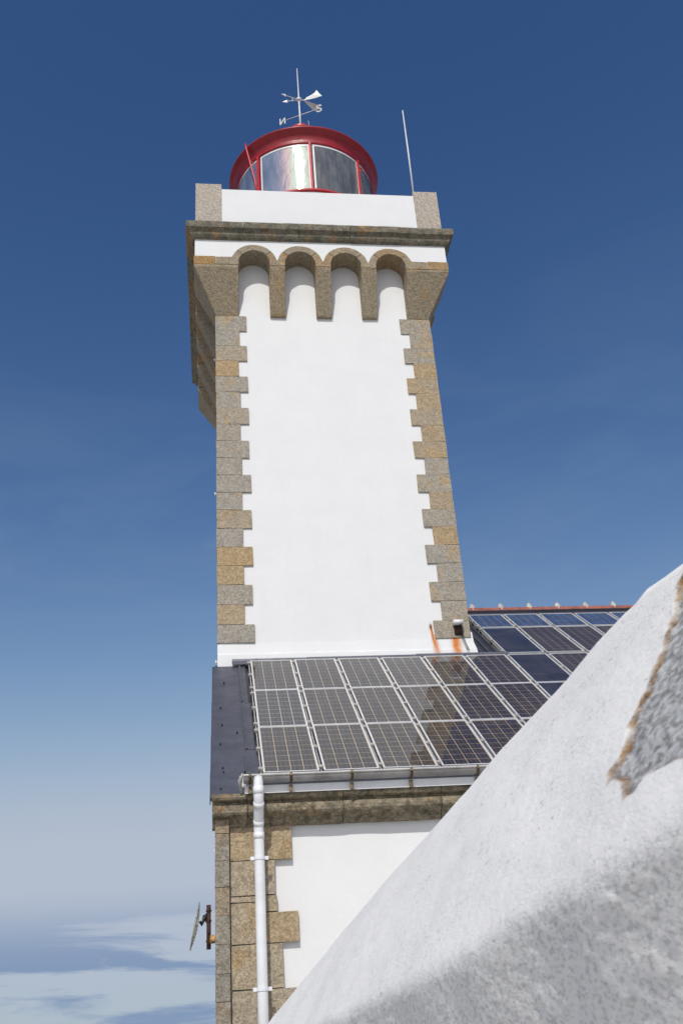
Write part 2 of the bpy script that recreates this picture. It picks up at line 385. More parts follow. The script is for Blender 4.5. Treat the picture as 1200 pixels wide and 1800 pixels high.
ca = o.data.color_attributes.new('rust', 'FLOAT_COLOR', 'POINT')
ca.data.foreach_set('color', np.stack([rm, dm, rm*0, rm*0+1], -1).astype(np.float32).ravel())

# corner quoins, long and short in turn
def quoin(bm_, x0, x1, y0, y1, z0, z1):
    box(bm_, x0, x1, y0, y1, z0, z1)
    bevel(bm_, .024, 2); jitter(bm_, .006)
for k in range(4):
    T = side(k)
    for n in range(19):
        a, b_ = (.70, .51) if (n+k) % 2 == 0 else (.51, .70)     # on this side / on the side to the left
        a += random.uniform(-.02, .02); b_ += random.uniform(-.02, .02)
        zt = ZT - n*CH - .003; zb = ZT - (n+1)*CH + .003 if n < 18 else -1.25
        bm = bmesh.new()
        pr = .012 + random.uniform(0, .006)
        quoin(bm, -pr, a, -b_, pr, zb, zt)       # (u, v, z)
        for v_ in bm.verts: v_.co = Vector(T(*v_.co))
        bmesh.ops.recalc_face_normals(bm, faces=bm.faces[:])
        from_bm('quoin', bm, M['granite'], tower)
# white skirt over the foot of the tower
bm = bmesh.new()
pts = [(-.012, -1.24), (-.012, -1.75), (5.17, -1.75), (5.13, -1.53), (5.06, -1.22), (4.72, -1.262), (4.3, -1.245)]
nxs = np.linspace(-.014, 5.05, 90)
top = [-1.265 + .008*math.sin(x*7)+.006*math.sin(x*23+1) + (.20*max(0, (x-4.55)/.5) if x > 4.55 else 0)*.75 for x in nxs]
ring = []
for i, x in enumerate(nxs):
    fl = .08*max(0, (x-4.3)/.7)
    ring.append([(x, .0155, top[i]), (x+fl*.1, -.004, top[i]-.22), (x+fl*.6, -.028, -1.5), (x+fl, -.04, -1.75)])
vv = [p for q in ring for p in q]; fc = []
for i in range(len(nxs)-1):
    for j in range(3): fc.append((i*4+j, i*4+j+1, (i+1)*4+j+1, (i+1)*4+j))
    fc.append((i*4, (i+1)*4, (i+1)*4, i*4)) if False else None
nb = len(vv)
last = ring[-1]; vv += [(p[0]+.0, 5.0, p[2]) for p in last]
for j in range(3): fc.append(((len(nxs)-1)*4+j, (len(nxs)-1)*4+j+1, nb+j+1, nb+j))
fst = ring[0]; nb2 = len(vv); vv += [(p[0], 5.0, p[2]) for p in fst]
for j in range(3): fc.append((j+1, j, nb2+j, nb2+j+1))
# top ledge back to the wall
nb3 = len(vv); vv += [(p[0][0], .03, p[0][2]+.004) for p in ring]
for i in range(len(nxs)-1): fc.append((i*4, (i+1)*4, nb3+i+1, nb3+i))
fc = [q for q in fc if q]
vva = np.array(vv); rm, dm = rustmask(vva[:, 0], vva[:, 2])
o = pydata('base_skirt', vv, fc, M['white_rust'], tower, False)
ca = o.data.color_attributes.new('rust', 'FLOAT_COLOR', 'POINT')
ca.data.foreach_set('color', np.stack([rm, dm*0, rm*0, rm*0+1], -1).astype(np.float32).ravel())

# corbel table
ZC = 7.8196; PIT = 1.0783; AX = [.884 + PIT*i for i in range(4)]; AR = .357; ZS = 7.91; RE = .53
def arc(cx, r_, a0, a1, n):
    return [(cx + r_*math.cos(R(a0+(a1-a0)*i/n)), ZS + r_*math.sin(R(a0+(a1-a0)*i/n))) for i in range(n+1)]
for k in range(4):
    T = side(k)
    # white frieze above and behind the arches
    us = np.linspace(-.485, 5.485, 240)
    def zlow(u):
        for c_ in AX:
            if abs(u-c_) < AR+.06: return ZS + math.sqrt((AR+.06)**2-(u-c_)**2)
        return 7.87
    bm = bmesh.new(); V = []
    for u in us:
        zl = zlow(u); V.append([bm.verts.new(T(u, .485, zl)), bm.verts.new(T(u, .485, 8.72)), bm.verts.new(T(u, -.01 if 0 < u < 5 else .3, zl))])
    for a, b_ in zip(V, V[1:]):
        bm.faces.new((a[0], b_[0], b_[1], a[1])); bm.faces.new((a[2], b_[2], b_[0], a[0]))
    bmesh.ops.recalc_face_normals(bm, faces=bm.faces[:])
    from_bm('frieze', bm, M['white'], tower)
    fx = lambda p, v_: T(p[0], v_, p[1])
    for i, c_ in enumerate(AX):
        bm = bmesh.new(); n = 12; a0, a1 = 40, 140
        A = arc(c_, AR, a0+.4, a1-.4, n); B = arc(c_, RE, a0+.4, a1-.4, n)
        q0 = [bm.verts.new(fx(p, OV+.002)) for p in A]; q1 = [bm.verts.new(fx(p, OV+.002)) for p in B]
        q2 = [bm.verts.new(fx(p, -.03)) for p in A]; q3 = [bm.verts.new(fx(p, -.03)) for p in B]
        for j in range(n):
            bm.faces.new((q0[j], q0[j+1], q1[j+1], q1[j])); bm.faces.new((q0[j+1], q0[j], q2[j], q2[j+1]))
            bm.faces.new((q1[j], q1[j+1], q3[j+1], q3[j])); bm.faces.new((q2[j], q3[j], q3[j+1], q2[j+1]))
        bm.faces.new((q0[0], q1[0], q3[0], q2[0])); bm.faces.new((q0[n], q2[n], q3[n], q1[n]))
        bmesh.ops.recalc_face_normals(bm, faces=bm.faces[:]); bevel(bm, .014, 2, R(40)); jitter(bm, .003)
        from_bm('arch_stone', bm, M['granite_corbel'], tower, False)
    for i in range(3):
        cl_, cr_ = AX[i], AX[i+1]; mid = (cl_+cr_)/2
        P = [(cl_+AR, ZC+.006)] + arc(cl_, AR, 0, 39.6, 5) + arc(cl_, RE, 39.6, 12, 4) + [(mid, ZS+.08)] + arc(cr_, RE, 168, 140.4, 4) + arc(cr_, AR, 140.4, 180, 5) + [(cr_-AR, ZC+.006)]
        bm = bmesh.new(); prism(bm, P, fx, -.03, OV); bevel(bm, .010, 1, R(50)); jitter(bm, .002)
        from_bm('springer_stone', bm, M['granite_corbel'], tower)
    for s_ in (0, 1):
        c_ = AX[0]
        P = [(.004, ZC+.006), (c_-AR, ZC+.006)] + arc(c_, AR, 180, 140.4, 5) + arc(c_, RE, 140.4, 163, 4) + [(.004, 8.055)]
        if s_: P = [(5-a, b_) for a, b_ in P]
        bm = bmesh.new(); prism(bm, P, fx, -.03, OV); bevel(bm, .010, 1, R(50)); jitter(bm, .002)
        from_bm('springer_stone', bm, M['granite_corbel'], tower)
    bm = bmesh.new(); box(bm, -OV, -.004, .004, OV, ZC+.006, 8.06); bevel(bm, .02, 2); jitter(bm, .004)
    for v_ in bm.verts: v_.co = Vector(T(*v_.co))
    bmesh.ops.recalc_face_normals(bm, faces=bm.faces[:])
    from_bm('corner_block', bm, M['granite_corbel'], tower)
    # slanting corbels
    for i in range(3):
        a = AX[i]+AR+.003; b_ = AX[i+1]-AR-.003
        prof = [(-.03, 6.70), (.055, 6.70), (.085, 6.76), (.30, 7.30), (.47, 7.70), (.506, 7.80), (.506, ZC-.004), (-.03, ZC-.004)]
        bm = bmesh.new(); prism(bm, prof, lambda p, u: T(u, p[0], p[1]), a, b_); bevel(bm, .014, 2, R(30)); jitter(bm, .004)
        from_bm('corbel', bm, M['granite_corbel'], tower)
    bm = bmesh.new(); e = AX[0]-AR-.003
    for z, q in ((ZC-.004, [(-OV, OV), (e, OV), (e, -.05), (.05, -e), (-OV, -e)]), (ZC-.06, [(-OV, OV), (e, OV), (e, -.05), (.05, -e), (-OV, -e)]), (6.715, [(.0, .0), (e-.004, .0), (e-.004, -.08), (.08, -e), (.0, -e)])):
        for (u, v_) in q: bm.verts.new(T(u, v_, z))
    bmesh.ops.convex_hull(bm, input=bm.verts[:])
    bmesh.ops.dissolve_limit(bm, angle_limit=R(2), verts=bm.verts[:], edges=bm.edges[:])
    bmesh.ops.recalc_face_normals(bm, faces=bm.faces[:]); bevel(bm, .02, 2, R(20)); jitter(bm, .004)
    from_bm('corner_corbel', bm, M['granite_corbel'], tower)
# cornice, in stones
prof = [(.44, 8.57), (.515, 8.575), (.56, 8.60), (.595, 8.65), (.605, 8.70), (.62, 8.725), (.63, 8.745), (.69, 8.785), (.697, 8.85), (.693, 8.94), (.67, 8.985), (.60, 9.0), (.30, 9.02), (.30, 8.57)]
for k in range(4):
    T = side(k); cuts = [-9, .64, 1.95, 3.18, 4.40, 99] if k == 0 else [-9, .9, 2.2, 3.4, 4.6, 99]
    for a, b_ in zip(cuts, cuts[1:]):
        bm = bmesh.new(); dz = random.uniform(-.006, .006); dv = random.uniform(-.006, .006)
        na = 1 if a == -9 else 0; ncut = 7
        def uu_(t_, v_):
            lo = -v_ if a == -9 else a+.005
            hi = 5+v_ if b_ == 99 else b_-.005
            return lo + (hi-lo)*t_
        rings = []
        for j in range(ncut):
            t_ = j/(ncut-1); wv = 0 if (j in (0, ncut-1)) else random.uniform(-.005, .005)
            rings.append([bm.verts.new(T(uu_(t_, p[0]), p[0] + (dv+wv if p[0] > .5 and not (a == -9 and j == 0) and not (b_ == 99 and j == ncut-1) else 0), p[1]+(dz+wv)*(a != -9 or j > 0)*(b_ != 99 or j < ncut-1))) for p in prof])
        for ra, rb in zip(rings, rings[1:]):
            for j in range(len(prof)): bm.faces.new((ra[j], rb[j], rb[(j+1) % len(prof)], ra[(j+1) % len(prof)]))
        bm.faces.new(rings[0]); bm.faces.new(rings[-1][::-1])
        bmesh.ops.recalc_face_normals(bm, faces=bm.faces[:])
        from_bm('cornice_stone', bm, M['granite_cornice'], tower, False)
# parapet
for k in range(4):
    T = side(k); bm = bmesh.new()
    box(bm, .14, 4.86 if k else 4.90, .165, .462, 8.98, 10.22); bevel(bm, .012, 2)
    for v_ in bm.verts: v_.co = Vector(T(*v_.co))
    bmesh.ops.recalc_face_normals(bm, faces=bm.faces[:])
    from_bm('parapet_wall', bm, M['white'], tower)
    bm = bmesh.new(); box(bm, -.472, .145, -.12, .485, 8.99, 10.36); bevel(bm, .02, 2); jitter(bm, .004)
    for v_ in bm.verts: v_.co = Vector(T(*v_.co))
    bmesh.ops.recalc_face_normals(bm, faces=bm.faces[:])
    from_bm('parapet_post', bm, M['granite_pale'], tower)
bm = bmesh.new(); box(bm, -.2, 5.2, -.2, 5.2, 9.0, 9.16); from_bm('gallery_deck', bm, M['granite_grey'], tower)

# lantern
LC = (2.53, 2.5)
bm = bmesh.new(); lathe(bm, [(1.93, 9.16), (1.93, 11.30)], LC, 64); lantern = from_bm('lantern_room', bm, M['white'], tower, True)
def lpart(name, prof_, mat, seg=64, smooth=True, a0=0, a1=2*math.pi):
    bm_ = bmesh.new(); lathe(bm_, prof_, LC, seg, a0, a1); return from_bm(name, bm_, mat, lantern, smooth)
lpart('sill', [(1.80, 11.30), (1.99, 11.30), (2.0, 11.33), (1.99, 11.37), (1.93, 11.40), (1.80, 11.40), (1.80, 11.30)], M['red_brite'])
lpart('eave', [(1.84, 13.06), (1.925, 13.06), (1.945, 13.08), (1.945, 13.13), (1.935, 13.145), (1.945, 13.20), (1.985, 13.32), (2.06, 13.415), (2.125, 13.455), (2.135, 13.48), (2.125, 13.51), (2.09, 13.525), (2.05, 13.53), (1.84, 13.53)], M['red'], 96)
lpart('roof', [(2.06, 13.52), (1.6, 13.95), (1.1, 14.4), (.6, 14.78), (.34, 14.93), (.26, 15.0)], M['red'])
lpart('ventilator', [(.24, 14.95), (.22, 15.4), (.26, 15.5), (.33, 15.56), (.35, 15.63), (.30, 15.70), (.17, 15.76), (.08, 15.82), (.0, 15.84)], M['red_brite'], 32)
lpart('ceiling', [(1.9, 13.10), (0, 13.14)], M['zinc'])
for i in range(8):
    a = i*math.pi/4 - R(.5)
    bm = bmesh.new(); box(bm, -.028, .028, -.045, .03, 11.38, 13.09); bevel(bm, .006, 1)
    for z in np.arange(11.55, 13.0, .24): box(bm, -.012, .012, -.056, -.04, z, z+.024)
    bmesh.ops.transform(bm, verts=bm.verts[:], matrix=Matrix.Translation((LC[0], LC[1], 0)) @ Matrix.Rotation(a, 4, 'Z') @ Matrix.Translation((0, -1.915, 0)))
    from_bm('glazing_bar', bm, M['red_brite'], lantern)
    g = R(1.0); a0, a1 = -a-math.pi/4+g, -a-g
    bm = bmesh.new(); lathe(bm, [(1.90, 11.39), (1.90, 12.0), (1.90, 12.6), (1.90, 13.07)], LC, 16, a0, a1)
    from_bm('glass_pane', bm, M['pane'], lantern, True)
    bm = bmesh.new(); w = R(1.6)
    for (b0, b1) in ((a0, a0+w), (a1-w, a1)):
        lathe(bm, [(1.908, 11.4), (1.908, 13.06)], LC, 2, b0, b1)
    lathe(bm, [(1.908, 12.995), (1.908, 13.07)], LC, 16, a0+w, a1-w)
    from_bm('glazing_seal', bm, M['pvc'], lantern)
# optic inside
lpart('lens_drum', [(0, 13.05), (.55, 12.95), (.72, 12.8), (.80, 12.5), (.74, 12.45), (.82, 12.3), (.76, 12.25), (.82, 12.1), (.76, 12.05), (.80, 11.8), (.6, 11.5), (.3, 11.3), (.3, 9.2)], simple('lens_glass', (.25, .27, .28), .15, var=.1, coat=.6), 40)
# ladder stay from eave to sill at the left
def bar(name, pts, r_, mat, par, seg=8, smooth=True):
    bm_ = bmesh.new(); tube(bm_, pts, r_, seg); return from_bm(name, bm_, mat, par, smooth)
def lp(a, r_, z): return (LC[0]+r_*math.sin(R(a)), LC[1]-r_*math.cos(R(a)), z)
bar('ladder_stay', [lp(-52.5, 2.15, 13.62), lp(-51.8, 2.15, 13.45), lp(-47.5, 2.0, 12.2), lp(-45.6, 1.97, 11.5)], .026, M['red_brite'], lantern)
bm = bmesh.new()
for k in range(5):
    t_ = .25+.17*k; A = Vector(lp(-52, 2.14, 13.5)).lerp(Vector(lp(-45.6, 1.97, 11.6)), t_); B = Vector(lp(-45.4, 1.93, 13.1)).lerp(Vector(lp(-45.4, 1.93, 11.5)), t_)
    tube(bm, [A, B], .012, 6)
from_bm('ladder_rungs', bm, M['red_brite'], lantern)
bm = bmesh.new(); tube(bm, [lp(44.5, 1.94, 12.8), lp(47, 2.0, 12.82), lp(47.5, 2.0, 12.72), lp(45, 1.95, 12.66)], .014, 6); from_bm('pane_latch', bm, M['red_brite'], lantern)

# small clips of a cable on the hidden left side
for (y, z) in ((1.0, 6.213), (1.0, 2.585), (.2, -1.56)):
    bm = bmesh.new(); box(bm, -.045, .0, y-.02, y+.02, z-.008, z+.008); box(bm, -.06, -.04, y-.028, y+.028, z-.026, z+.02); bevel(bm, .004, 1)
    from_bm('cable_clip', bm, M['whitemetal'], tower)

# ------------------------------------------------------------------ weather vane
VX, VY = 2.54, 2.5
vane = tag(empty('weather_vane', (VX, VY, 15.94)), 'white weather vane with N and S letters on the tip of the red lantern', 'weather vane')
bar('spindle', [(VX, VY, 15.80), (VX, VY, 16.4), (VX, VY, 17.06), (VX, VY, 18.46)], [.03, .027, .022, .010], M['whitemetal'], vane)
bm = bmesh.new(); tube(bm, [(VX, VY, 15.80), (VX, VY, 15.92)], [.06, .035], 12); from_bm('foot', bm, M['whitemetal'], vane, True)
bm = bmesh.new(); lathe(bm, [(0, 17.0), (.06, 17.01), (.088, 17.05), (.08, 17.09), (.045, 17.125), (.02, 17.14)], (VX, VY), 16); from_bm('hub', bm, M['whitemetal'], vane, True)
Nn = Vector((2.115, 2.77, 16.45)); Sn = Vector((3.03, 2.31, 16.45))
bar('cross_arm', [Nn, Sn], .011, M['whitemetal'], vane)
ax = (Sn-Nn).normalized()
def strokes(name, org, seq, w, mirror=False):
    bm_ = bmesh.new(); perp = Vector((-ax.y, ax.x, 0))
    for (a, b_) in seq:
        A = org + ax*a[0] + Vector((0, 0, a[1])); B = org + ax*b_[0] + Vector((0, 0, b_[1]))
        d = (B-A); d.normalize(); s_ = d.cross(perp).normalized()*w/2; q = perp*.006; A = A-d*w*.3; B = B+d*w*.3
        c8 = [A-s_-q, A+s_-q, B+s_-q, B-s_-q, A-s_+q, A+s_+q, B+s_+q, B-s_+q]; v8 = [bm_.verts.new(p) for p in c8]
        for f4 in ((3,2,1,0),(4,5,6,7),(0,1,5,4),(1,2,6,5),(2,3,7,6),(3,0,4,7)): bm_.faces.new([v8[i] for i in f4])
    bmesh.ops.recalc_face_normals(bm_, faces=bm_.faces[:])
    return from_bm(name, bm_, M['whitemetal'], vane)
h = .12
strokes('letter_n', Nn - ax*.03, [((-.13, -h), (-.13, h)), ((0.02, -h), (0.02, h)), ((-.13, -h), (.02, h))], .034)
S5 = [(-.06, -.09), (-.03, -.125), (.02, -.13), (.065, -.10), (.07, -.05), (.03, -.01), (-.02, .02), (-.06, .05), (-.06, .10), (-.02, .13), (.03, .13), (.065, .10)]
strokes('letter_s', Sn + ax*.08, list(zip(S5, S5[1:])), .042)
hubp = Vector((VX, VY, 17.06))
for nm, tip in (('arrow', Vector((1.985, 2.27, 17.0))), ('arrow', Vector((2.035, 2.56, 17.0)))):
    d = (tip-hubp).normalized(); bm = bmesh.new(); tube(bm, [hubp, tip-d*.05], .010, 6)
    s_ = Vector((0, 0, 1)); base = tip - d*.17
    for sg in (1, -1):
        q = d.cross(s_).normalized()*.008
        pts = [tip, base+s_*.055*sg, base+d*.045]
        a = [bm.verts.new(p+q) for p in pts]; b_ = [bm.verts.new(p-q) for p in pts]
        bm.faces.new(a); bm.faces.new(b_[::-1])
        for i in range(3): bm.faces.new((a[i], b_[i], b_[(i+1) % 3], a[(i+1) % 3]))
    bmesh.ops.recalc_face_normals(bm, faces=bm.faces[:])
    from_bm(nm, bm, M['whitemetal'], vane)
for pts in ([(.16, .0, .0), (.24, -.03, .09), (.36, -.07, .14), (.48, -.12, .20), (.54, -.15, .28), (.62, -.16, .12), (.69, -.17, .02), (.5, -.10, .0), (.3, -.04, -.01)],
            [(.16, .0, -.02), (.25, .10, -.04), (.40, .22, -.08), (.54, .32, -.10), (.60, .33, -.02), (.66, .28, .03), (.68, .2, -.0), (.5, .12, .0), (.3, .05, .0)]):
    n = len(pts); bm = bmesh.new(); a = [bm.verts.new(hubp+Vector(p)) for p in pts]; b_ = [bm.verts.new(hubp+Vector(p)+Vector((.0, .008, -.006))) for p in pts]
    ca_ = bm.verts.new(hubp+sum((Vector(p) for p in pts), Vector())/n + Vector((0, -.01, .02))); cb_ = bm.verts.new(hubp+sum((Vector(p) for p in pts), Vector())/n + Vector((0, 0, .01)))
    for i in range(n):
        j = (i+1) % n; bm.faces.new((a[i], a[j], ca_)); bm.faces.new((b_[j], b_[i], cb_)); bm.faces.new((a[i], b_[i], b_[j], a[j]))
    tube(bm, [hubp, hubp+Vector(pts[0])+Vector((.05, 0, 0))], .01, 6)
    from_bm('tail_fin', bm, M['whitemetal'], vane)
bar('counterweight', [hubp+Vector((-.2, -.05, 0)), hubp+Vector((-.2, -.05, -.16))], .012, M['whitemetal'], vane, 6)
tag(bar('lightning_tip', [(2.78, 2.3, 15.62), (2.77, 2.3, 15.8), (2.755, 2.3, 15.93)], .008, M['zinc'], lantern, 6))

# ------------------------------------------------------------------ whip antenna
ant = tag(empty('whip_antenna', (5.0, -.1, 10.2)), 'thin white whip antenna beside the right granite post of the parapet', 'antenna')
bar('whip', [(5.0, -.1, 10.62), (5.005, -.1, 12.2), (5.0, -.1, 13.70)], [.024, .02, .014], M['whitemetal'], ant)
bm = bmesh.new(); tube(bm, [(5.0, -.1, 10.2), (5.0, -.1, 10.62)], .022, 8); box(bm, 4.95, 5.05, -.14, -.04, 10.60, 10.66); tube(bm, [(5.03, -.1, 10.62), (5.09, -.08, 10.6), (5.10, -.05, 10.3)], .012, 6); from_bm('bracket', bm, M['black'], ant)
bar('cable', [(5.0, -.1, 10.6), (4.92, -.15, 10.5), (4.90, -.17, 10.36), (4.88, -.1, 10.2)], .010, M['black'], ant, 6)

# ------------------------------------------------------------------ annex building
annex = tag(empty('annex_building', (6, 0, GZ)), 'low white annex with granite corner stones and grey metal roof in front of the lighthouse', 'building')
AL = .6246; CA, SA = math.cos(AL), math.sin(AL); PY, PZ = -.13, -1.6637
def RP(x, s, n): return (x, PY + s*CA - n*SA, PZ + s*SA + n*CA)
bm = bmesh.new(); box(bm, .10, 13.9, -4.70, 5.2, GZ-.1, -5.3)
from_bm('wall', bm, M['white'], annex)
bm = bmesh.new()    # gable fill under the roof
for x in (.10, 13.9):
    pass
prism(bm, [(-4.66, -5.3), (-4.66, -5.12), (-.05, -1.84), (-.05, -5.3)], lambda p, x: (x, p[0], p[1]), -.03, 5.03)
prism(bm, [(-4.66, -5.3), (-4.66, -5.12), (2.6, .05), (9.6, -5.0), (9.6, -5.3)], lambda p, x: (x, p[0], p[1]), 5.08, 13.9)
from_bm('gable_wall', bm, M['white'], annex)
# roof: sheet with standing ribs
bm = bmesh.new()
def rbox(bm_, x0, x1, s0, s1, n0, n1):
    P = [RP(x, s, n) for n in (n0, n1) for (x, s) in ((x0, s0), (x1, s0), (x1, s1), (x0, s1))]
    v8 = [bm_.verts.new(p) for p in P]
    for q in ((3,2,1,0),(4,5,6,7),(0,1,5,4),(1,2,6,5),(2,3,7,6),(3,0,4,7)): bm_.faces.new([v8[i] for i in q])
rbox(bm, -.06, 14, -5.84, .12, -.20, -.12); rbox(bm, 5.10, 14, .12, 3.44, -.20, -.12)
v8 = [bm.verts.new(p) for p in (RP(5.10, 3.44, -.12), RP(14, 3.44, -.12), (14, 9.9, -5.1), (5.1, 9.9, -5.1), RP(5.10, 3.44, -.20), RP(14, 3.44, -.20), (14, 9.9, -5.2), (5.1, 9.9, -5.2))]
for q in ((0,1,2,3),(7,6,5,4),(0,4,5,1),(1,5,6,2),(2,6,7,3),(3,7,4,0)): bm.faces.new([v8[i] for i in q])
roof = from_bm('roof', bm, M['slate_dark'], annex)
me = None
for i in range(11):
    bm = bmesh.new(); x = 5.28 + i*.16 if i < 3 else 5.3+(i-2)*.84
    rbox(bm, x-.022, x+.022, .18 if x < 6 else -.1, 3.36, -.12, -.085 if x < 6 else -.10); bevel(bm, .008, 1)
    from_bm('roof_rib', bm, M['slate'], annex)
# verge flashing on the left
cuts = [-5.86, -5.0, -3.60, -2.05, -.02]
for i, (a, b_) in enumerate(zip(cuts, cuts[1:])):
    bm = bmesh.new(); w = .40 + .015*(i % 2); n1 = -.07 - .008*i
    rbox(bm, -.115+.004*i, w-.05*(i==0), a, b_-.014, n1-.05, n1)
    # downward lip over the gable
    rbox(bm, -.128+.004*i, -.116+.004*i, a, b_-.014, n1-.10, n1-.002)
    bevel(bm, .006, 1)
    from_bm('verge_flashing', bm, M['slate'], annex)
for i, (a, b_, x_) in enumerate(((-5.6, -4.3, .56), (-4.25, -2.2, .53), (-2.15, -.04, .50))):
    bm = bmesh.new(); rbox(bm, .37, x_, a, b_, -.125, -.06-.012*i); rbox(bm, .405-.01*i, .435-.01*i, a, b_-.02, -.06, -.045); bevel(bm, .005, 1)
    from_bm('edge_flashing', bm, M['slate'], annex)
for (x, s) in ((.02, -5.6), (.05, -4.9), (.02, -4.0), (.05, -3.2), (.03, -2.4), (.1, -1.1), (.28, -3.55), (.06, -5.05)):
    bm = bmesh.new(); rbox(bm, x-.012, x+.012, s-.012, s+.012, -.09, -.055); bevel(bm, .004, 1); from_bm('screw', bm, M['black'], annex)
bm = bmesh.new(); rbox(bm, .27, .36, -5.62, -5.28, -.08, -.03); bevel(bm, .03, 3); from_bm('sealed_patch', bm, M['zinc'], annex, True)
# apron flashing at the foot of the tower
for (a, b_) in ((.26, 1.75), (1.70, 3.9), (3.85, 5.72)):
    bm = bmesh.new(); zt = -1.60 + (.004*a); dz = .03
    prism(bm, [(-.045, zt), (-.052, zt), (-.062, zt-.05), (-.20, zt-.145), (-.20, zt-.158), (-.05, zt-.07)], lambda p, x: (x, p[0]-.002*(a > 1.8), p[1]+.003*(a > 1.8)), a, b_)
    from_bm('apron_flashing', bm, M['slate'], annex)
# ridge
bm = bmesh.new(); rbox(bm, 5.0, 14, 3.16, 3.46, -.11, -.04); rbox(bm, 5.0, 14, 3.40, 3.46, -.04, .02); from_bm('ridge_flashing', bm, M['slate'], annex)
RY_, RZ_ = RP(0, 3.56, .0)[1:]
bm = bmesh.new()
prof_r = [(.13*math.cos(R(a)), .10*math.sin(R(a))) for a in range(-10, 191, 20)]
prism(bm, prof_r, lambda p, x: (x, p[0], p[1]), 0, .66); bevel(bm, .008, 1, R(50))
mt = bpy.data.meshes.new('ridge_tile'); bm.to_mesh(mt); bm.free(); mt.materials.append(M['terracotta'])
bm = bmesh.new(); lathe(bm, [(.0, .17), (.02, .165), (.045, .12), (.075, .06), (.09, -.02)], (0, 0), 10); jitter(bm, .006)
mm_ = bpy.data.meshes.new('mortar_cap'); bm.to_mesh(mm_); bm.free(); mm_.materials.append(M['mortar'])
for i in range(13):
    x = 5.20 + .69*i
    inst('ridge_tile', mt, annex, (x+.015, RY_, RZ_-.055))
    inst('mortar_cap', mm_, annex, (x+.69, RY_-.02, RZ_-.02))

# eave: cornice stones, fascia, gutter
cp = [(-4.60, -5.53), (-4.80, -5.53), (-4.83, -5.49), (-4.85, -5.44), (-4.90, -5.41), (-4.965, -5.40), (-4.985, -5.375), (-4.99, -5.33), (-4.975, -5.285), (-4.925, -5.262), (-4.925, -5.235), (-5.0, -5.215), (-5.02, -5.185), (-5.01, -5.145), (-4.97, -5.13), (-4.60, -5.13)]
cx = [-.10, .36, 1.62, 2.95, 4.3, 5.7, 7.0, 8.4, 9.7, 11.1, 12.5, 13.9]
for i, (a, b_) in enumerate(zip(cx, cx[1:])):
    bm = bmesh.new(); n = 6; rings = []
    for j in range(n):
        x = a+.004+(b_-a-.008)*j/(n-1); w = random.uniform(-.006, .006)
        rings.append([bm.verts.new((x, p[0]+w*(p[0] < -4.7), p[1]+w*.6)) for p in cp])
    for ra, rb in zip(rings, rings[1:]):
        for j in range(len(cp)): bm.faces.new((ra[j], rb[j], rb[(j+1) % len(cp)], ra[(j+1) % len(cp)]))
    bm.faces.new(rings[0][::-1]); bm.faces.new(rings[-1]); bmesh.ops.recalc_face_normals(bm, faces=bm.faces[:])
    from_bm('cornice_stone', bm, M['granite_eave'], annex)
bm = bmesh.new(); box(bm, .33, 13.9, -5.055, -5.03, -5.155, -5.055); bevel(bm, .008, 2); from_bm('fascia', bm, M['pvc'], annex)
gutter_prof = [(.085*math.cos(R(a)), .085*math.sin(R(a))) for a in range(180, 361, 15)]
GY, GZ2 = -5.12, -4.955
bm = bmesh.new()
outer = [(-.085-.008, .004), (-.093, -.0)] 
ring = []
for x in np.arange(.315, 13.9, .4):
    ring.append([bm.verts.new((x, GY+p[0], GZ2+p[1])) for p in gutter_prof])
for ra, rb in zip(ring, ring[1:]):
    for j in range(len(gutter_prof)-1): bm.faces.new((ra[j], rb[j], rb[j+1], ra[j+1]))
bm.faces.new(ring[0])
bmesh.ops.solidify(bm, geom=bm.faces[:], thickness=.006)
tube(bm, [(.31, GY-.088, GZ2+.004), (13.9, GY-.088, GZ2+.004)], .014, 8)
gutter = from_bm('gutter', bm, M['zinc'], annex, False)
for i, x in enumerate([.395, .93, 1.735, 2.53, 3.43, 4.3, 5.15, 6.0]):
    bm = bmesh.new(); pr = [(.098*math.cos(R(a)), .098*math.sin(R(a))) for a in range(175, 330, 15)]
    for (w0, w1, q0, q1) in ((-.018, .018, .0, .010),):
        r1 = [[bm.verts.new((x+w, GY+p[0], GZ2+p[1])) for p in pr] for w in (w0, w1)]
        for j in range(len(pr)-1): bm.faces.new((r1[0][j], r1[1][j], r1[1][j+1], r1[0][j+1]))
    bmesh.ops.solidify(bm, geom=bm.faces[:], thickness=.006)
    box(bm, x-.022, x+.022, -5.10, -5.058, -5.16, -5.07); box(bm, x-.016, x+.016, -5.235, -5.20, -4.975, -4.935)
    from_bm('gutter_hook', bm, M['bronze'], gutter)

# annex corner stones: (x0, x1, y_front, z0, z1)
FY = -4.775
stones = [(.135, .93, -5.945, -5.525, 0), (.135, .70, -6.37, -5.957, 0), (.135, .44, -6.45, -6.385, 0), (.45, .72, -6.57, -6.385, 0),
          (.135, .45, -6.935, -6.462, 0), (.46, .985, -6.935, -6.585, 0), (.135, .50, -7.445, -6.95, 0), (.51, .77, -7.445, -6.95, 0),
          (.135, 1.0, -7.95, -7.46, 0), (.135, .75, -8.4, -7.965, 0), (.135, 1.0, -8.85, -8.415, 0), (.135, .75, -9.4, -8.865, 0)]
for (a, b_, c_, d_, q) in stones:
    bm = bmesh.new(); p_ = random.uniform(-.008, .010); box(bm, a, b_, FY-p_, -4.55, c_, d_); bevel(bm, .022, 3); jitter(bm, .004)
    from_bm('quoin', bm, M['granite_annex'], annex)
js = [-5.36, -5.61, -5.945, -6.265, -6.60, -6.93, -7.26, -7.57, -7.82, -8.15, -8.5, -8.85, -9.4]
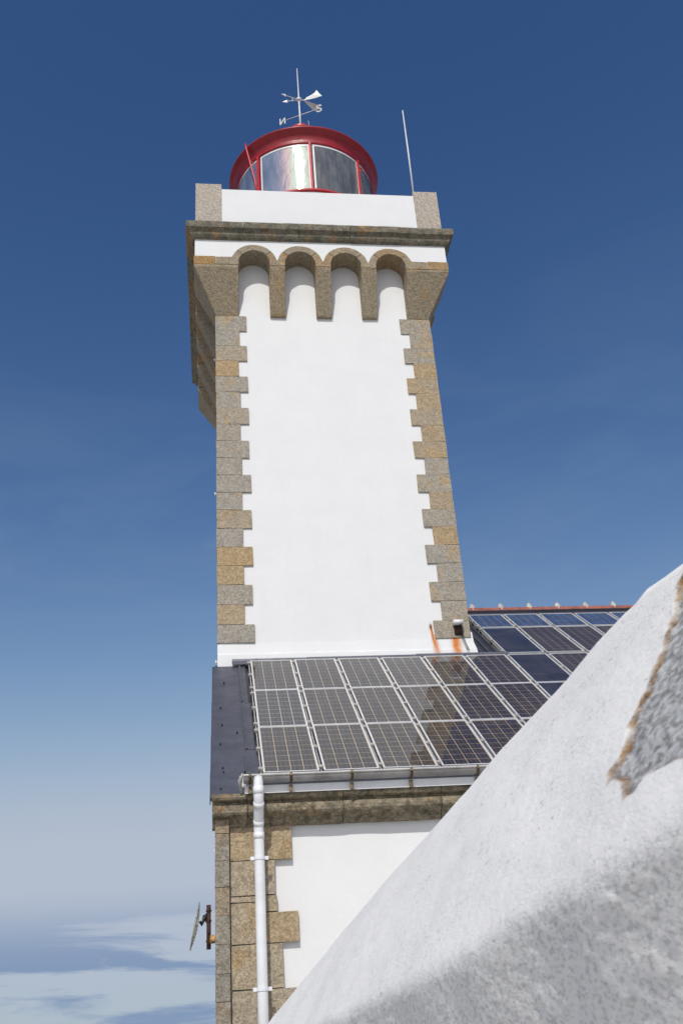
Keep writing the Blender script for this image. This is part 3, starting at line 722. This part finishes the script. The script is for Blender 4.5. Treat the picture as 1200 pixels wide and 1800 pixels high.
for a, b_ in zip(js, js[1:]):
    bm = bmesh.new(); p_ = random.uniform(-.004, .006); box(bm, -.062, .118, -4.86-p_, -4.56, b_+.004, a-.004); bevel(bm, .014, 2); jitter(bm, .003)
    from_bm('pilaster_stone', bm, M['granite_grey'], annex)
# gable side of the annex: large granite courses
for i, (a, b_) in enumerate(zip(js, js[1:])):
    bm = bmesh.new(); box(bm, -.052, .11, -4.55, -4.05-.25*(i % 2), b_+.004, a-.004); bevel(bm, .014, 1); from_bm('quoin', bm, M['granite_grey'], annex, True)
bm = bmesh.new(); box(bm, -.03, .10, -4.3, 0.1, GZ, -5.3); from_bm('side_wall', bm, M['white'], annex)
bm = bmesh.new(); box(bm, -.045, -.0, -4.02, -3.98, -5.71, -5.69); box(bm, -.075, -.04, -4.03, -3.97, -5.715, -5.675); from_bm('cable_clip', bm, M['whitemetal'], annex)

# downpipe
dp = empty('downpipe', (.50, -4.9, GZ)); setpar(dp, annex)
px_ = .50; PR = .066
def pipe(name, pts, r_, seg=20): 
    bm_ = bmesh.new(); tube(bm_, pts, r_, seg); return from_bm(name, bm_, M['pvc'], dp, True)
pipe('pipe', [(px_, -5.205, -4.975), (px_, -5.215, -5.03), (px_, -5.215, -5.22), (px_, -5.20, -5.28), (px_, -5.165, -5.33), (px_, -5.03, -5.50), (px_, -4.995, -5.545), (px_, -4.985, -5.60), (px_, -4.985, -7.4), (px_, -4.985, GZ)], [.050, .062, .066, .066, .066, .066, .066, .066, .066, .066])
for (p0, p1) in (((-5.215, -5.10), (-5.215, -5.20)), ((-5.19, -5.29), (-5.15, -5.35)), ((-5.04, -5.49), (-4.99, -5.55)), ((-4.985, -5.64), (-4.985, -5.72))):
    pipe('collar', [(px_, p0[0], p0[1]), (px_, p1[0], p1[1])], .0705)
for z in (-5.955, -7.46):
    bm = bmesh.new(); tube(bm, [(px_, -4.985, z-.02), (px_, -4.985, z+.02)], .075, 20); box(bm, px_-.115, px_+.115, -5.0, -4.98, z-.022, z+.022); box(bm, px_-.02, px_+.02, -4.98, -4.78, z-.012, z+.012)
    from_bm('pipe_clip', bm, M['pvc'], dp)
bm = bmesh.new(); tube(bm, [(.30, -5.20, -4.93), (.265, -5.12, -5.0), (.28, -5.04, -5.14)], [.012, .03, .012], 8); from_bm('gutter_end_seal', bm, M['zinc'], gutter, True)

# ------------------------------------------------------------------ solar panels
CW, RH, PX0 = .8441, 1.7597, .5762
def cell_mesh(w, l, mat):
    bm_ = bmesh.new(); box(bm_, 0, w, 0, l, 0, .002); me_ = bpy.data.meshes.new('cell'); bm_.to_mesh(me_); bm_.free(); me_.materials.append(M[mat]); return me_
def frame_mesh(w, l):
    bm_ = bmesh.new(); t_ = .019
    box(bm_, 0, w, 0, t_, -.04, .004); box(bm_, 0, w, l-t_, l, -.04, .004); box(bm_, 0, t_, t_, l-t_, -.04, .004); box(bm_, w-t_, w, t_, l-t_, -.04, .004)
    me_ = bpy.data.meshes.new('frame'); bm_.to_mesh(me_); bm_.free(); me_.materials.append(M['alu']); return me_
def quad_mesh(name, w, l, z, mat):
    bm_ = bmesh.new(); box(bm_, .018, w-.018, .018, l-.018, z-.002, z) if name == 'backing' else [bm_.faces.new([bm_.verts.new(p) for p in ((.018, .018, z), (w-.018, .018, z), (w-.018, l-.018, z), (.018, l-.018, z))])]
    me_ = bpy.data.meshes.new(name); bm_.to_mesh(me_); bm_.free(); me_.materials.append(M[mat]); return me_
cache = {}
def panel(x, s0, length, label, cell='cell', back='backsheet', nrow=9):
    w = CW-.064; l = length
    key = (round(l, 3), cell, back)
    if key not in cache:
        mg = .030; gx, gy = .011, .0135
        cw_ = (w-2*mg-3*gx)/4; cl_ = (l-2*mg-(nrow-1)*gy)/nrow
        cache[key] = (frame_mesh(w, l), quad_mesh('backing', w, l, -.007, back), quad_mesh('glass', w, l, .0, 'glass'), cell_mesh(cw_, cl_, cell), mg, gx, gy, cw_, cl_)
    fm, bmh, gm, cm, mg, gx, gy, cw_, cl_ = cache[key]
    root = bpy.data.objects.new('solar_panel', None); COL.objects.link(root); root.empty_display_size = .2
    root.location = RP(x+.032+random.uniform(-.003, .003), s0, 0); root.rotation_euler = (AL + R(random.uniform(-.12, .12)), R(random.uniform(-.1, .1)), 0)
    tag(root, label, 'solar panel', 'solar panels on the annex roof')
    for nm, me_ in (('frame', fm), ('backing', bmh), ('glass', gm)):
        o_ = bpy.data.objects.new(nm, me_); COL.objects.link(o_); o_.parent = root
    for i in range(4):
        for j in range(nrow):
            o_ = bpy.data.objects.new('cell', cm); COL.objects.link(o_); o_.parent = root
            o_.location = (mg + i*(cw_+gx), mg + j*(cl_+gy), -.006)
ordn = ['first', 'second', 'third', 'fourth', 'fifth', 'sixth', 'seventh', 'eighth', 'ninth', 'tenth']
look = {(0, 0): 'brownish reflecting', (0, 2): 'pale-gridded'}
rows = [(-3, 6, 'row above the gutter'), (-2, 7, 'middle row'), (-1, 8, 'row along the tower foot')]
for (j, n, txt) in rows:
    for i in range(n):
        kw = {}; pre = 'tan-gridded solar panel'
        if (j, i) == (-2, 0): kw = dict(back='backsheet_white'); pre = 'white-gridded solar panel'
        if (j, i) == (-1, 6): kw = dict(cell='cell_navy', back='backsheet_dark'); pre = 'plain navy solar panel'
        if (j, i) == (-2, 6): kw = dict(cell='cell_navy', back='backsheet_dark'); pre = 'plain navy solar panel half hidden by the wall'
        panel(PX0+i*CW, j*RH+.01, RH-.022, '%s, %s from left in the %s' % (pre, ordn[i], txt), **kw)
for i in range(4):
    kw = dict(cell='cell_navy', back='backsheet_dark') if i == 0 else {}
    panel(PX0+(6+i)*CW, .10, 1.88, '%s, %s from the tower in the second row below ridge' % ('plain navy solar panel' if i == 0 else 'dark tan-gridded solar panel', ordn[i]), **kw)
for i in range(5):
    panel(PX0+(6+i)*CW, 2.04, 1.07, 'short bright blue solar panel under ridge tiles, %s from tower' % ordn[i], cell='cell_blue', back='backsheet', nrow=6)
# mounting rails with clamps, one in every gap
def rail(i, s0, s1, label):
    x = PX0+i*CW
    root = tag(empty('mounting_rail', RP(x, s0, -.1)), label, 'rail', 'aluminium rails between the solar panels')
    bm_ = bmesh.new(); rbox(bm_, x-.009, x+.009, s0, s1, -.10, -.028)
    from_bm('rail', bm_, M['clampm'], root)
    k = 0; s_ = s0+.10
    pos = []
    for j in range(-3, 0):
        for q in (.08, .50, .92): pos.append((j+q)*RH)
    pos += [.10+.12, .10+.95, .10+1.78, 2.14, 2.55, 3.0]
    for q in pos:
        if s0 < q < s1:
            bm_ = bmesh.new(); rbox(bm_, x-.036, x+.036, q-.035, q+.035, -.02, .014); bevel(bm_, .006, 1); from_bm('clamp', bm_, M['clampm'], root)
            bm_ = bmesh.new(); rbox(bm_, x-.028, x+.028, q-.10, q-.045, -.12, -.03); from_bm('clamp_foot', bm_, M['black'], root)
for i in range(0, 9):
    s1 = -.02 if i < 6 else 3.12
    wh = 'left edge of the solar panels' if i == 0 else ('gap after the %s panel column, reaching the ridge' % ordn[i-1] if i >= 6 else 'gap after the %s panel column from left' % ordn[i-1])
    rail(i, -5.30 if i < 6 else (-3.6 if i == 6 else -1.8), s1, 'narrow aluminium clamp rail in the ' + wh if i else 'narrow aluminium clamp rail along the ' + wh)

# ------------------------------------------------------------------ floodlight on the right-hand corner stones
fl = tag(empty('floodlight', (4.77, -.05, -1.0)), 'small white box light with dark stained housing on the lower right corner stones', 'lamp')
bm = bmesh.new(); box(bm, 4.665, 4.855, -.17, -.02, -1.005, -.925); bevel(bm, .012, 2); from_bm('housing', bm, M['whitemetal'], fl, True)
bm = bmesh.new(); box(bm, 4.735, 4.81, -.14, -.07, -.927, -.918); from_bm('lens', bm, M['black'], fl)
bm = bmesh.new(); box(bm, 4.69, 4.85, -.045, -.018, -1.20, -1.0); bevel(bm, .02, 2); jitter(bm, .008); from_bm('mounting_plate', bm, M['rust'], fl, True)
bar('cable', [(4.80, -.10, -1.0), (4.79, -.08, -1.1), (4.83, -.06, -1.3), (4.90, -.07, -1.53)], .007, M['black'], fl, 6)
bar('cable', [(4.82, -.10, -1.0), (4.83, -.08, -1.15), (4.87, -.06, -1.35), (4.93, -.07, -1.54)], .007, M['black'], fl, 6)

# ------------------------------------------------------------------ grid dish on a rusty pole, left of the annex corner
di = tag(empty('grid_dish', (-.146, -4.5, -6.95)), 'old wire grid dish seen edge-on, on a rusty pole left of the annex corner', 'dish antenna')
bar('pole', [(-.146, -4.5, -6.955), (-.146, -4.5, -6.43)], .029, M['rust'], di, 12)
bm = bmesh.new(); box(bm, -.125, -.045, -4.54, -4.46, -6.885, -6.79); bevel(bm, .01, 2); jitter(bm, .006); from_bm('wall_bracket', bm, M['rustpaint'], di, True)
for z in (-6.50, -6.62, -6.86):
    bm = bmesh.new(); tube(bm, [(-.146, -4.5, z-.012), (-.146, -4.5, z+.012)], .037, 12); from_bm('pipe_clamp', bm, M['rust'], di)
bar('arm', [(-.15, -4.5, -6.53), (-.20, -4.52, -6.58), (-.235, -4.52, -6.66), (-.255, -4.52, -6.62)], [.02, .028, .026, .02], M['black'], di)
bar('arm_strut', [(-.16, -4.5, -6.64), (-.19, -4.5, -6.60), (-.21, -4.51, -6.55)], .016, M['rust'], di)
cD = Vector((-.285, -4.52, -6.68)); axv = Vector((-.985, -.02, .20)).normalized(); upv = (Vector((0, 0, 1)) - axv*axv.z).normalized(); sdv = axv.cross(upv)
bm = bmesh.new(); RD = .285
def dp_(a, r_): return cD + (upv*math.sin(a)+sdv*math.cos(a)*.95)*r_ + axv*(.035*(r_/RD)**2)
for k in range(12):
    a = 2*math.pi*k/12; tube(bm, [dp_(a, .03), dp_(a, RD*.5), dp_(a, RD)], .005, 5)
for r_ in (.07, .12, .17, .22, .25, RD):
    tube(bm, [dp_(2*math.pi*k/24, r_) for k in range(25)], .005 if r_ < RD else .009, 5, False)
tag(from_bm('reflector', bm, M['wire'], di))
bar('feed_horn', [cD, cD+axv*.03], .035, M['black'], di, 10)

# ------------------------------------------------------------------ roughcast slope in the foreground
rng = np.random.default_rng(3)
LAT = rng.random((64, 64, 64)).astype(np.float32)
def vnoise(P, sc):
    q = P*sc; i = np.floor(q).astype(int); fr = q-i; fr = fr*fr*(3-2*fr); out = 0
    for a in (0, 1):
        for b_ in (0, 1):
            for c_ in (0, 1):
                w = (fr[..., 0] if a else 1-fr[..., 0])*(fr[..., 1] if b_ else 1-fr[..., 1])*(fr[..., 2] if c_ else 1-fr[..., 2])
                out = out + w*LAT[(i[..., 0]+a) % 64, (i[..., 1]+b_) % 64, (i[..., 2]+c_) % 64]
    return out-.5
RIDGE = [(-22., -6.80), (-17.0, -6.795), (-16.2, -6.80), (-15.86, -6.803), (-15.712, -6.781), (-15.536, -6.75), (-15.472, -6.767), (-15.368, -6.763), (-15.137, -6.774), (-14.909, -6.821), (-14.613, -6.847), (-14.13, -6.887), (-13.781, -6.958), (-13.451, -7.0), (-12.222, -7.118), (-10.985, -7.304), (-9.24, -7.61), (-7.961, -7.827), (-6.587, -8.076)]
PATCH = [(-16.595, -6.86), (-16.031, -6.85), (-15.925, -6.842), (-15.904, -6.857), (-15.967, -6.96), (-15.971, -7.013), (-16.005, -7.068), (-16.008, -7.111), (-16.013, -7.174), (-16.016, -7.214), (-16.028, -7.257), (-16.073, -7.312), (-16.07, -7.348), (-16.03, -7.365), (-16.048, -7.386), (-16.092, -7.383), (-16.149, -7.402), (-16.206, -7.447), (-16.255, -7.444), (-16.291, -7.425), (-16.367, -7.421), (-16.457, -7.424), (-16.595, -7.431)]
PN = np.array([-0.8382766, -0.01237245, 0.54510482]); PK = -4.520029823629551
ysr = np.concatenate([np.linspace(-22, -18.4, 30), np.linspace(-18.4, -17.2, 60)[1:], np.linspace(-17.2, -15.0, 330)[1:], np.linspace(-15, -12, 200)[1:], np.linspace(-12, -6.587, 150)[1:]])
rz = np.interp(ysr, [p[0] for p in RIDGE], [p[1] for p in RIDGE])
nt_ = 230; tt = np.linspace(0, 1, nt_)
rows_ = []
ZB = -8.6
YG = np.repeat(ysr[:, None], nt_, 1); ZG = rz[:, None] + (np.minimum(ZB, rz-.3)[:, None]-rz[:, None])*tt[None, :]
XR = (PK - PN[1]*ysr - PN[2]*rz)/PN[0]
BEND = [(-22., -7.46), (-17.4, -7.50), (-16.57, -7.555), (-16.35, -7.575), (-16.09, -7.61), (-15.51, -7.66), (-14.41, -7.72), (-12.51, -7.86), (-10.71, -8.06), (-6.5, -8.5)]
zb_ = np.interp(ysr, [p[0] for p in BEND], [p[1] for p in BEND])[:, None]
wb = vnoise(np.stack([YG*0, YG, ZG*0], -1), 1.9)*.035
kk = np.clip((ZG - zb_ - wb)/.10 + .5, 0, 1); kk = kk*kk*(3-2*kk); low_zone = 1-kk
sl_ = -.26 + (.6503+.26)*kk                     # dx/dz: a steep face below, the slope above
dz_ = np.diff(ZG, axis=1); XG = np.concatenate([XR[:, None], XR[:, None] + np.cumsum(dz_*(sl_[:, 1:]+sl_[:, :-1])/2, axis=1)], 1)
P3 = np.stack([XG, YG, ZG], -1)
def inpoly(y, z, poly):
    ins = np.zeros(y.shape, bool); dist = np.full(y.shape, 9.)
    for (a, b_) in zip(poly, poly[1:]+poly[:1]):
        cond = ((a[1] > z) != (b_[1] > z)) & (y < (b_[0]-a[0])*(z-a[1])/(b_[1]-a[1]+1e-12)+a[0]); ins ^= cond
        d = np.array(b_)-np.array(a); t_ = np.clip(((y-a[0])*d[0]+(z-a[1])*d[1])/(d@d+1e-12), 0, 1)
        dist = np.minimum(dist, np.hypot(y-a[0]-t_*d[0], z-a[1]-t_*d[1]))
    return np.where(ins, -dist, dist)
wob = vnoise(P3, 23)*.02 + vnoise(P3, 60)*.012
sdv_ = inpoly(YG+wob, ZG+wob*.5, PATCH)
bare = np.clip(.5-sdv_/.006, 0, 1); crust = np.clip(vnoise(P3, 30)*2.2+1.1, .35, 1)*np.exp(-((sdv_+.001)/(.006+.003*np.clip(vnoise(P3, 12)+.3, 0, 1)))**2)
PS = P3*np.array([1, .48, 1])
disp = vnoise(P3, 2.3)*.018 + vnoise(PS, 7)*.004 + vnoise(PS, 30)*.0016 + vnoise(PS, 75)*.0022 + vnoise(PS, 14)*.004 + low_zone*(vnoise(PS, 20)*.006 + vnoise(PS, 48)*.0045 + vnoise(PS, 85)*.0025)
fade = np.clip(tt*8, 0, 1)[None, :]
disp = disp*(.35+.65*fade) - bare*(.014 - vnoise(PS, 45)*.010 - vnoise(PS, 90)*.004)
P3 = P3 + PN*disp[..., None]
# crown over the ridge and back face
nr = []
e_up = -np.array([-.5452, 0, -.8383])
for k, a in enumerate((25, 60, 95, 130)):
    a = R(a); r_ = .10
    off = e_up*math.sin(a)*r_ + PN*(math.cos(a)-1)*r_
    nr.append(P3[:, 0] + off)
bk = nr[-1].copy(); bk1 = bk + np.array([.35, 0, -.5]); bk2 = bk1.copy(); bk2[:, 2] = GZ-.1; bk2[:, 0] += .3
ft = P3[:, -1].copy(); ft1 = ft + np.array([-.04, 0, -.08]); ft2 = ft1.copy(); ft2[:, 2] = GZ-.1
cols = [bk2, bk1] + nr[::-1] + [P3[:, j] for j in range(nt_)] + [ft1, ft2]
G = np.stack(cols, 1); nc = G.shape[1]; nrw = G.shape[0]
idx = np.arange(nrw*nc).reshape(nrw, nc)
quads = np.stack([idx[:-1, :-1], idx[:-1, 1:], idx[1:, 1:], idx[1:, :-1]], -1).reshape(-1, 4)
me = bpy.data.meshes.new('roughcast_slope')
me.vertices.add(nrw*nc); me.vertices.foreach_set('co', G.astype(np.float32).ravel())
me.loops.add(quads.size); me.loops.foreach_set('vertex_index', quads.astype(np.int32).ravel())
me.polygons.add(len(quads)); me.polygons.foreach_set('loop_start', np.arange(0, quads.size, 4, dtype=np.int32))
me.update(calc_edges=True); me.validate()
wr = np.zeros((nrw, nc, 4), np.float32); wr[..., 3] = 1
wr[:, 6:6+nt_, 0] = bare; wr[:, 6:6+nt_, 1] = np.clip(crust*1.15, 0, 1); wr[:, 6:6+nt_, 2] = low_zone; wr[:, 6+nt_:, 2] = 1
ca = me.color_attributes.new('wear_shade', 'FLOAT_COLOR', 'POINT'); ca.data.foreach_set('color', wr.ravel())
me.polygons.foreach_set('use_smooth', [True]*len(me.polygons)); me.materials.append(M['roughcast'])
bm = bmesh.new(); bm.from_mesh(me); bm.faces.ensure_lookup_table()
bmesh.ops.recalc_face_normals(bm, faces=bm.faces[:]); 
fm_ = bm.faces[len(bm.faces)//2]
if fm_.normal.dot(Vector(PN)) < 0:
    for q in bm.faces: q.normal_flip()
bm.to_mesh(me); bm.free()
sl = bpy.data.objects.new('whitewashed_slope', me); COL.objects.link(sl)
tag(sl, 'sloping whitewashed roughcast wall close to the camera with a bare grey cement patch', 'wall')
